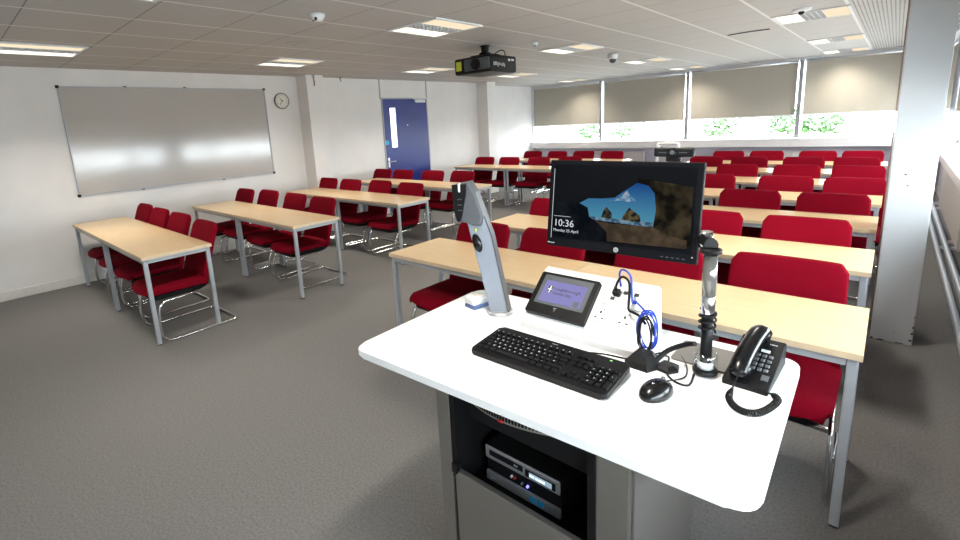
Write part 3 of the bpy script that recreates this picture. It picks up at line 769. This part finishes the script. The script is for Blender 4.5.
# visualiser (document camera)
t = thing('document_camera', (5.838, 1.40, LZ), 'grey slanted document camera arm with black head', 'document camera', None, R(24))
B().lathe((0, 0, 0), [(.050, 0), (.052, .005), (.046, .011)], n=32).build('base', 'alu', t)
y0, y1 = -.024, .022
def VP(n, m, pts, ya_, yb_, bev=.004, seg=2): return B().prism([(x, ya_, z) for x, z in pts], (0, yb_-ya_, 0), bev=bev, seg=seg).build(n, m, t)
VP('arm', 'grey', [(-.032, .009), (.033, .009), (-.020, .30), (-.044, .372), (-.090, .375), (-.106, .348)], y0, y1)
VP('side_strip', 'dgrey', [(.0335, .010), (.039, .010), (-.0145, .30), (-.038, .372), (-.0435, .372), (-.0195, .30)], y0+.001, y1, bev=0)
VP('head', 'dgrey', [(-.150, .487), (-.092, .497), (-.068, .46), (-.040, .372), (-.050, .338), (-.085, .338), (-.125, .362), (-.147, .365)], y0-.012, y1+.012, bev=.009, seg=3)
VP('face_plate', 'blackp', [(-.153, .489), (-.096, .492), (-.100, .455), (-.116, .385), (-.124, .358), (-.132, .352), (-.140, .358), (-.150, .400)], y0-.018, y0-.008, bev=.004)
b = B().box(-.128, -.120, y0-.021, y0+.004, .462, .494, bev=.003, seg=1); b.build('light_window', 'white', t)
b = B()
for k in range(3): b.box(-.132, -.116, y0-.0195, y0-.0175, .395+k*.02, .398+k*.02)
b.build('button_marks', 'dgrey', t)
b = B().ell((0, 0, 0), .017, .010, .036, 18, 10); b.xf(Matrix.Translation((-.070, y0-.001, .272)) @ Matrix.Rotation(R(-16), 4, 'Y')); b.build('knob', 'blackg', t)
B().ell((-.074, y0-.002, .321), .005, .003, .006).build('indicator', 'yellow', t)

t = thing('white_clicker', (5.730, 1.395, LZ), 'small white device on a blue base beside the document camera', 'remote', None, R(-12))
box(-.030, .030, -.038, .038, 0, .014, bev=.004).build('base', 'bluebase', t)
b = B().box(-.030, .030, -.040, .036, .014, .048, bev=.011, seg=3); b.build('top', 'white', t)
box(-.015, .015, -.012, .024, .047, .0505, bev=.001, seg=1).build('button', 'cream', t)

# monitor
TLc = Vector((5.953, 1.605, 1.451)); TRc = Vector((6.46, 1.637, 1.445)); BLc = Vector((5.946, 1.564, 1.147))
MW, MH = .514, .317
ctr = (TRc+BLc)/2+Vector((-.003, 0, -.003))
mon = thing('monitor', (0, 0, 0), 'black flat-screen monitor held above the lectern on an arm', 'monitor')
mon.matrix_world = basis(ctr, TRc-TLc, TLc-BLc)
a, c = MW/2, MH/2
b = B().box(-a, a, -c, c, -.022, 0, bev=.003); b.box(-a+.06, a-.06, -c+.05, c-.05, -.045, -.02, bev=.01)
b.build('case', 'bezel', mon)
sx0, sx1, sy0, sy1 = -a+.016, a-.018, -c+.030, c-.016
scr = box(sx0, sx1, sy0, sy1, -.001, .0006).build('screen', mat('screen_black', (.002, .0025, .004), .5, spec=.06, emit=(.02, .025, .035), estr=.04), mon)
def poly(n, pts, m, z, par=scr):
    X = lambda u, v: (sx0+(sx1-sx0)*u, sy1-(sy1-sy0)*v, z)
    return B().prism([X(*p) for p in pts], (0, 0, .00015)).build(n, m, par)
def emat(n, c0, c1, s, sc_=30, ax=None):
    m = bpy.data.materials.new(n); m.use_nodes = True; nt = m.node_tree; nt.nodes.clear()
    tc = nt.nodes.new('ShaderNodeTexCoord'); r = nt.nodes.new('ShaderNodeValToRGB'); e = nt.nodes.new('ShaderNodeEmission'); o = nt.nodes.new('ShaderNodeOutputMaterial')
    r.color_ramp.elements[0].color = (*c0, 1); r.color_ramp.elements[1].color = (*c1, 1)
    if ax is None:
        no = nt.nodes.new('ShaderNodeTexNoise'); no.inputs['Scale'].default_value = sc_; no.inputs['Detail'].default_value = 6; nt.links.new(tc.outputs['Object'], no.inputs['Vector']); nt.links.new(no.outputs[0], r.inputs[0])
        r.color_ramp.elements[0].position = .42; r.color_ramp.elements[1].position = .62
    else:
        sp = nt.nodes.new('ShaderNodeSeparateXYZ'); nt.links.new(tc.outputs['Object'], sp.inputs[0])
        mr = nt.nodes.new('ShaderNodeMapRange'); mr.inputs[1].default_value = ax[0]; mr.inputs[2].default_value = ax[1]
        nt.links.new(sp.outputs[1], mr.inputs[0]); nt.links.new(mr.outputs[0], r.inputs[0])
    nt.links.new(r.outputs[0], e.inputs[0]); e.inputs[1].default_value = s; nt.links.new(e.outputs[0], o.inputs[0]); return m
sky_p = [(0.220, .50), (0.285, .43), (0.392, .42), (0.478, .40), (0.542, .31), (0.628, .20), (0.704, .23), (0.747, .32), (0.763, .52), (0.752, .72), (0.306, .70), (0.285, .55)]
poly('picture_rock', [(0.628, .14), (0.980, .22), (0.990, .93), (0.650, .93), (0.628, .62)], emat('screen_rock', (.010, .009, .007), (.075, .058, .033), .7, 14), .0007)
poly('picture_sky', sky_p, emat('screen_sky', (.08, .30, .45), (.01, .06, .26), .8, ax=(-.03, .09)), .0009)
poly('picture_cloud', [(0.435, .45), (0.510, .40), (0.564, .30), (0.586, .36), (0.628, .42), (0.575, .44), (0.521, .43)], emat('screen_cloud', (.08, .28, .5), (.5, .55, .62), .7, 60), .0011)
poly('picture_sea', [(0.295, .66), (0.752, .67), (0.747, .73), (0.306, .70)], emat('screen_sea', (.05, .12, .2), (.25, .4, .5), .7, 60), .0012)
poly('picture_stack', [(0.392, .66), (0.403, .58), (0.424, .52), (0.446, .56), (0.467, .60), (0.467, .67)], emat('screen_stack', (.01, .02, .015), (.09, .07, .05), .8, 60), .0014)
poly('picture_stack', [(0.537, .67), (0.553, .60), (0.586, .51), (0.618, .55), (0.661, .60), (0.671, .68)], emat('screen_stack', (.01, .015, .01), (.15, .11, .06), .8, 60), .0014)
poly('picture_sand', [(0.285, .70), (0.467, .73), (0.747, .72), (0.850, .80), (0.970, .84), (0.970, .94), (0.435, .96), (0.370, .84)], emat('screen_sand', (.05, .036, .024), (.10, .07, .045), .8, 20), .0013)
poly('picture_cave', [(0.010, .5), (0.220, .5), (0.274, .56), (0.295, .66), (0.370, .74), (0.435, .84), (0.446, .97), (0.010, .97)], emat('screen_cave', (.004, .006, .009), (.012, .014, .018), .8, 12), .0016)
wh = glow('screen_text_white', (.8, .85, .9), .9)
text('clock_text', '10:36', .036, wh, scr, Matrix.Translation((sx0+.010, sy0+.046, .0019)), ext=.0001)
text('date_text', 'Monday 25 April', .0145, wh, scr, Matrix.Translation((sx0+.010, sy0+.026, .0019)), ext=.0001)
b = B().box(sx0+.010, sx0+.075, sy0+.082, sy0+.0833, .0018, .002); b.build('text_line', wh, scr)
B().box(sx0+.0015, sx0+.003, sy0, sy1-.015, .0010, .0016).build('screen_edge_line', wh, scr)
lg = B().cyl((.005, -c+.015, -.0005), (.005, -c+.015, .0012), .0085, n=24).build('logo', 'alu', mon)
text('logo_text', 'hp', .011, 'ink', lg, Matrix.Translation((-.0005, -c+.0115, .0014)), ext=.0001)
text('model_mark', 'EliteDisplay', .006, 'legend', mon, Matrix.Translation((-a+.006, -c+.010, .0002)), ext=.0001)
for k in range(5): B().box(.15+k*.016, .158+k*.016, -c+.012, -c+.0145, -.001, .0008).build('menu_button', 'dgrey', mon)
B().cyl((a-.014, -c+.022, -.001), (a-.014, -c+.022, .0008), .0022).build('power_led', wh, mon)
# webcam
wc = thing('webcam', (0, 0, 0), 'black wide webcam clipped on top of the monitor', 'webcam')
wc.matrix_world = mon.matrix_world @ Matrix.Translation((.165, c, 0))
B().box(-.059, .059, .016, .045, -.018, .006, bev=.005).build('body', 'blackp', wc)
B().cyl((-.002, .029, .004), (-.002, .029, .012), .0135, n=24).build('lens_ring', 'blackg', wc)
B().cyl((-.002, .029, .0115), (-.002, .029, .0135), .007, n=20).build('lens', 'dgrey', wc)
B().box(-.022, .022, .001, .017, -.022, .003, bev=.003).build('clip', 'blackp', wc)
for x in (-.033, .028): B().box(x-.012, x+.012, .028, .0305, .005, .0065).build('speaker_slot', 'dgrey', wc)

# monitor arm
ax, ay = 6.549, 1.370
t = arm = thing('monitor_stand', (ax, ay, LZ), 'upright chrome and clear monitor arm post on the lectern', 'monitor arm')
B().prism(rrect(-.10, .055, .03, .17, .01, 0), (0, 0, .005)).build('base_plate', 'plate', t)
B().lathe((0, 0, .005), [(.030, 0), (.031, .010), (.029, .013)]).build('base_ring', 'blackp', t)
B().lathe((0, 0, 0), [(.029, .018), (.030, .058), (.025, .064)]).build('clear_collar', 'clear', t)
B().lathe((0, 0, 0), [(.020, .020), (.020, .036), (.012, .038)]).build('white_core', 'white', t)
B().cyl((0, 0, .038), (0, 0, .17), .0145).build('post', 'blackp', t)
B().lathe((0, 0, 0), [(.0155, .168), (.017, .172), (.017, .222), (.015, .226)]).build('chrome_collar', 'chrome', t)
B().lathe((0, 0, 0), [(.0165, .226), (.018, .28), (.0155, .336)]).build('clear_tube', 'tube', t)
B().lathe((0, 0, 0), [(.017, .336), (.017, .342), (.026, .343), (.026, .352), (.018, .355)]).build('top_cap', 'blackp', t)
vx = mon.matrix_world @ Vector((.05, -.02, -.052)); vx = vx-Vector((ax, ay, LZ))
B().tube([(0, 0, .362), (-.025, .06, .356), (-.055, .15, .338), (-.078, .235, .318), (-.115, .275, .320), (-.18, .285, .35), (vx.x, vx.y+.01, vx.z)], .017, n=10).build('swing_arm', 'blackp', t)
b = B().box(-.045, .045, -.045, .045, -.012, 0, bev=.003); b.xf(Matrix.Translation(vx+Vector((0, .0, 0))) @ mon.matrix_world.to_3x3().to_4x4()); b.build('mount_plate', 'blackp', t)
B().cyl((-.066, .205, .300), (-.066, .205, .348), .020).build('hinge', 'chrome', t)
pts = []
for k in range(30):
    a_ = k*.75; pts.append((ax+.020*math.cos(a_), ay+.020*math.sin(a_), LZ+.125+.0020*k))
cable('coiled_cable', pts, .0030, 'blackp', 'black cable wound round the monitor arm post', smooth=2, n=6)
cable('monitor_cable', [(ax-.022, ay-.02, LZ+.09), (ax-.05, ay-.01, LZ+.075), (ax-.09, ay-.02, LZ+.05), (ax-.115, ay-.045, LZ+.02), (ax-.12, ay-.06, LZ+.009)], .007, 'blackp', 'thick black cable sagging from the arm post to the worktop')
cable('loose_cable', [(6.43, 1.395, Z+.003), (6.452, 1.38, Z+.01), (6.46, 1.34, Z), (6.475, 1.30, Z), (6.505, 1.275, Z), (6.535, 1.28, Z), (6.53, 1.34, Z+.003)], .0028, 'blackp', 'thin black cable looping round the foot of the monitor arm')
# cable bundle on the console
cable('blue_cable', [(6.264, 1.486, 1.059), (6.261, 1.483, 1.104), (6.281, 1.465, 1.124), (6.311, 1.45, 1.109), (6.328, 1.42, 1.044), (6.345, 1.405, 1.050), (6.372, 1.390, 1.040), (6.392, 1.378, 1.020)], .0032, 'bluecable', 'blue network cable arching out of the console socket plate')
cable('power_cable', [(6.248, 1.478, 1.044), (6.266, 1.458, 1.084), (6.286, 1.45, 1.106), (6.311, 1.44, 1.089), (6.321, 1.41, 1.024), (6.340, 1.395, 1.020), (6.366, 1.378, 1.020), (6.390, 1.366, 1.005)], .004, 'blackp', 'black cable arching beside the blue one on the console')
def coil(cxx, cy, cz, rx, rz_, turns, m, label, r, tw):
    P = []
    for k in range(turns*12):
        a_ = 2*PI*k/12; g = 1+.10*math.sin(k*.9+tw)
        P.append((cxx+rx*g*math.cos(a_), cy+.006*math.sin(k*.37+tw)-.0015*k/12, cz+rz_*g*math.sin(a_)))
    cable('cable_coil', P, r, m, label, smooth=2, n=6)
coil(6.394, 1.372, .985, .026, .058, 4, 'bluecable', 'coiled blue cable bundle hanging at the right end of the console', .0024, 0)
coil(6.392, 1.360, .975, .020, .052, 3, 'blackp', 'coiled black cable bundle beside the blue coil', .0026, 1.3)
t = thing('plug', (6.262, 1.462, 1.040), 'black plug pushed into the console socket plate', 'plug')
box(-.012, .012, -.016, .012, -.008, .014, bev=.004).xf(Matrix.Rotation(R(-50), 4, 'X')).build('body', 'blackp', t)
B().cyl((0, -.004, .012), (0, -.012, .028), .005).build('strain_relief', 'blackp', t)

# phone
pm = basis((6.650, 1.43, LZ), (1, 0, 0), (0, 1, 0))
t = thing('desk_phone', (6.650, 1.452, LZ), 'black corded desk phone on the right of the lectern', 'phone', None, R(-2))
b = B().prism([(-.052, -.105, 0), (-.052, -.105, .014), (-.052, .090, .066), (-.052, .100, .062), (-.052, .100, 0)], (.104, 0, 0), bev=.004); b.build('base', 'blackp', t)
PF = basis((0, -.105, .0145), (1, 0, 0), (0, .195, .052))
for j in range(4):
    for i in range(3):
        B().box(.002+i*.0145-.004, .002+i*.0145+.006, .062+j*.019, .074+j*.019, .0, .004, bev=.0012, seg=1).xf(PF).build('key', 'dgrey', t)
box(.006, .026, .142, .150, 0, .0035).xf(PF).build('label_strip', 'white', t)
box(.028, .044, .030, .050, 0, .003).xf(PF).build('volume_key', 'dgrey', t)
text('maker_mark', 'cisco', .009, 'legend', t, PF @ Matrix.Translation((.018, .178, .0008)))
b = B()
hs = [(-.022, -.095, .040), (-.022, -.075, .058), (-.020, -.02, .078), (-.017, .035, .092), (-.014, .072, .096), (-.012, .092, .086)]
b.tube(hs, .018, n=14)
for v in b.bm.verts: v.co.x = -.018+(v.co.x+.018)*1.3
b.ell((-.022, -.080, .044), .026, .028, .022); b.ell((-.013, .075, .084), .026, .026, .022)
b.xf(Matrix.Translation((.006, 0, -.004))); b.build('handset', 'blackg', t)
box(-.042, .0, -.080, -.045, .014, .036, bev=.004).build('cradle', 'blackp', t)
# coil cord
ctrl = [Vector(p) for p in [(6.630, 1.358, LZ+.034), (6.626, 1.325, LZ+.010), (6.629, 1.272, LZ+.009), (6.647, 1.240, LZ+.009), (6.670, 1.229, LZ+.009), (6.694, 1.240, LZ+.009), (6.711, 1.276, LZ+.009), (6.721, 1.325, LZ+.009), (6.708, 1.345, LZ+.009), (6.688, 1.352, LZ+.008)]]
def cr(P, t_):
    n = len(P)-1; i = min(int(t_*n), n-1); s = t_*n-i
    a, b_, c_, d_ = P[max(i-1, 0)], P[i], P[i+1], P[min(i+2, n)]
    return .5*((2*b_)+(c_-a)*s+(2*a-5*b_+4*c_-d_)*s*s+(3*b_-a-3*c_+d_)*s**3)
P = []; N = 620
for k in range(N):
    s = k/(N-1); p = cr(ctrl, s); tn = (cr(ctrl, min(1, s+.01))-cr(ctrl, max(0, s-.01))).normalized(); n1 = Vector((0, 0, 1)).cross(tn).normalized(); n2 = tn.cross(n1)
    rr = .0068*min(1, max(.12, (s-.10)*12))*min(1, max(.12, (.93-s)*14)); an = 2*PI*k/11.5
    P.append(p+n1*rr*math.cos(an)+n2*rr*math.sin(an))
cable('phone_cord', P, .0019, 'blackp', 'black coiled phone cord curling in front of the desk phone', smooth=0, n=5, cat='cord')

# ------------------------------------------------------------------ outside
struct(box(-30, 40, LY+.2, 60, -1.2, -1.0).build('ground', 'ground'))
TREES = [(-0.522, .48, 'small green tree outside the leftmost back window'), (0.559, .34, 'small sparse tree outside the second back window from the left'), (3.332, .45, 'bushy green tree outside the third back window from the left'), (4.888, .50, 'green tree outside behind the mullion left of the column'), (5.636, .42, 'pale green tree outside the rightmost back window')]
def tree(x, y, s, label):
    t = thing('tree', (x, y, -1.0), label, 'tree', 'trees outside the back windows')
    B().cyl((0, 0, 0), (0, 0, 1.95), .05, .03, n=8).build('trunk', 'bark', t)
    b = B(); rnd = random.Random(int(x*100))
    for k in range(420):
        v = Vector((rnd.gauss(0, 1), rnd.gauss(0, 1), rnd.gauss(0, 1))).normalized()*(rnd.random()**.35)
        p = Vector((v.x*1.0*s, v.y*1.1*s, 2.08+v.z*.9*s)); q = Matrix.Rotation(rnd.random()*6, 3, 'Z') @ Matrix.Rotation(rnd.random()*3, 3, 'X'); l = .15*s
        b.bm.faces.new([b.bm.verts.new(p+q @ Vector(c_)) for c_ in ((-l, 0, 0), (0, -l*.5, .02), (l, 0, 0), (0, l*.5, .02))])
    b.build('foliage', 'leaf', t)
for x, sz, lb in TREES: tree(x, 15, sz, lb)

# ------------------------------------------------------------------ light
w = bpy.data.worlds.new('daylight'); SC.world = w; w.use_nodes = True
nt = w.node_tree; bg = nt.nodes['Background']; bg.inputs[0].default_value = (.86, .93, 1, 1); bg.inputs[1].default_value = 29.0
def portal(loc, rot, sx, sy):
    l = bpy.data.lights.new('window_portal', 'AREA'); l.shape = 'RECTANGLE'; l.size = sx; l.size_y = sy; l.cycles.is_portal = True
    o = bpy.data.objects.new('window_portal', l); COL.objects.link(o); o.location = loc; o.rotation_euler = rot
portal(((WX+7.5)/2, LY+.12, 1.69), (-PI/2, 0, 0), 7.9, 1.45)
portal((7.62, (FY+LY)/2, 1.69), (PI/2, 0, PI/2), LY-FY, 1.45)

SC.view_settings.view_transform = 'Standard'; SC.view_settings.look = 'None'; SC.view_settings.gamma = 1; SC.view_settings.use_curve_mapping = False
SC.view_settings.exposure = 0
SC.cycles.max_bounces = 10; SC.cycles.diffuse_bounces = 5; SC.cycles.transparent_max_bounces = 12
SC.cycles.sample_clamp_indirect = 8
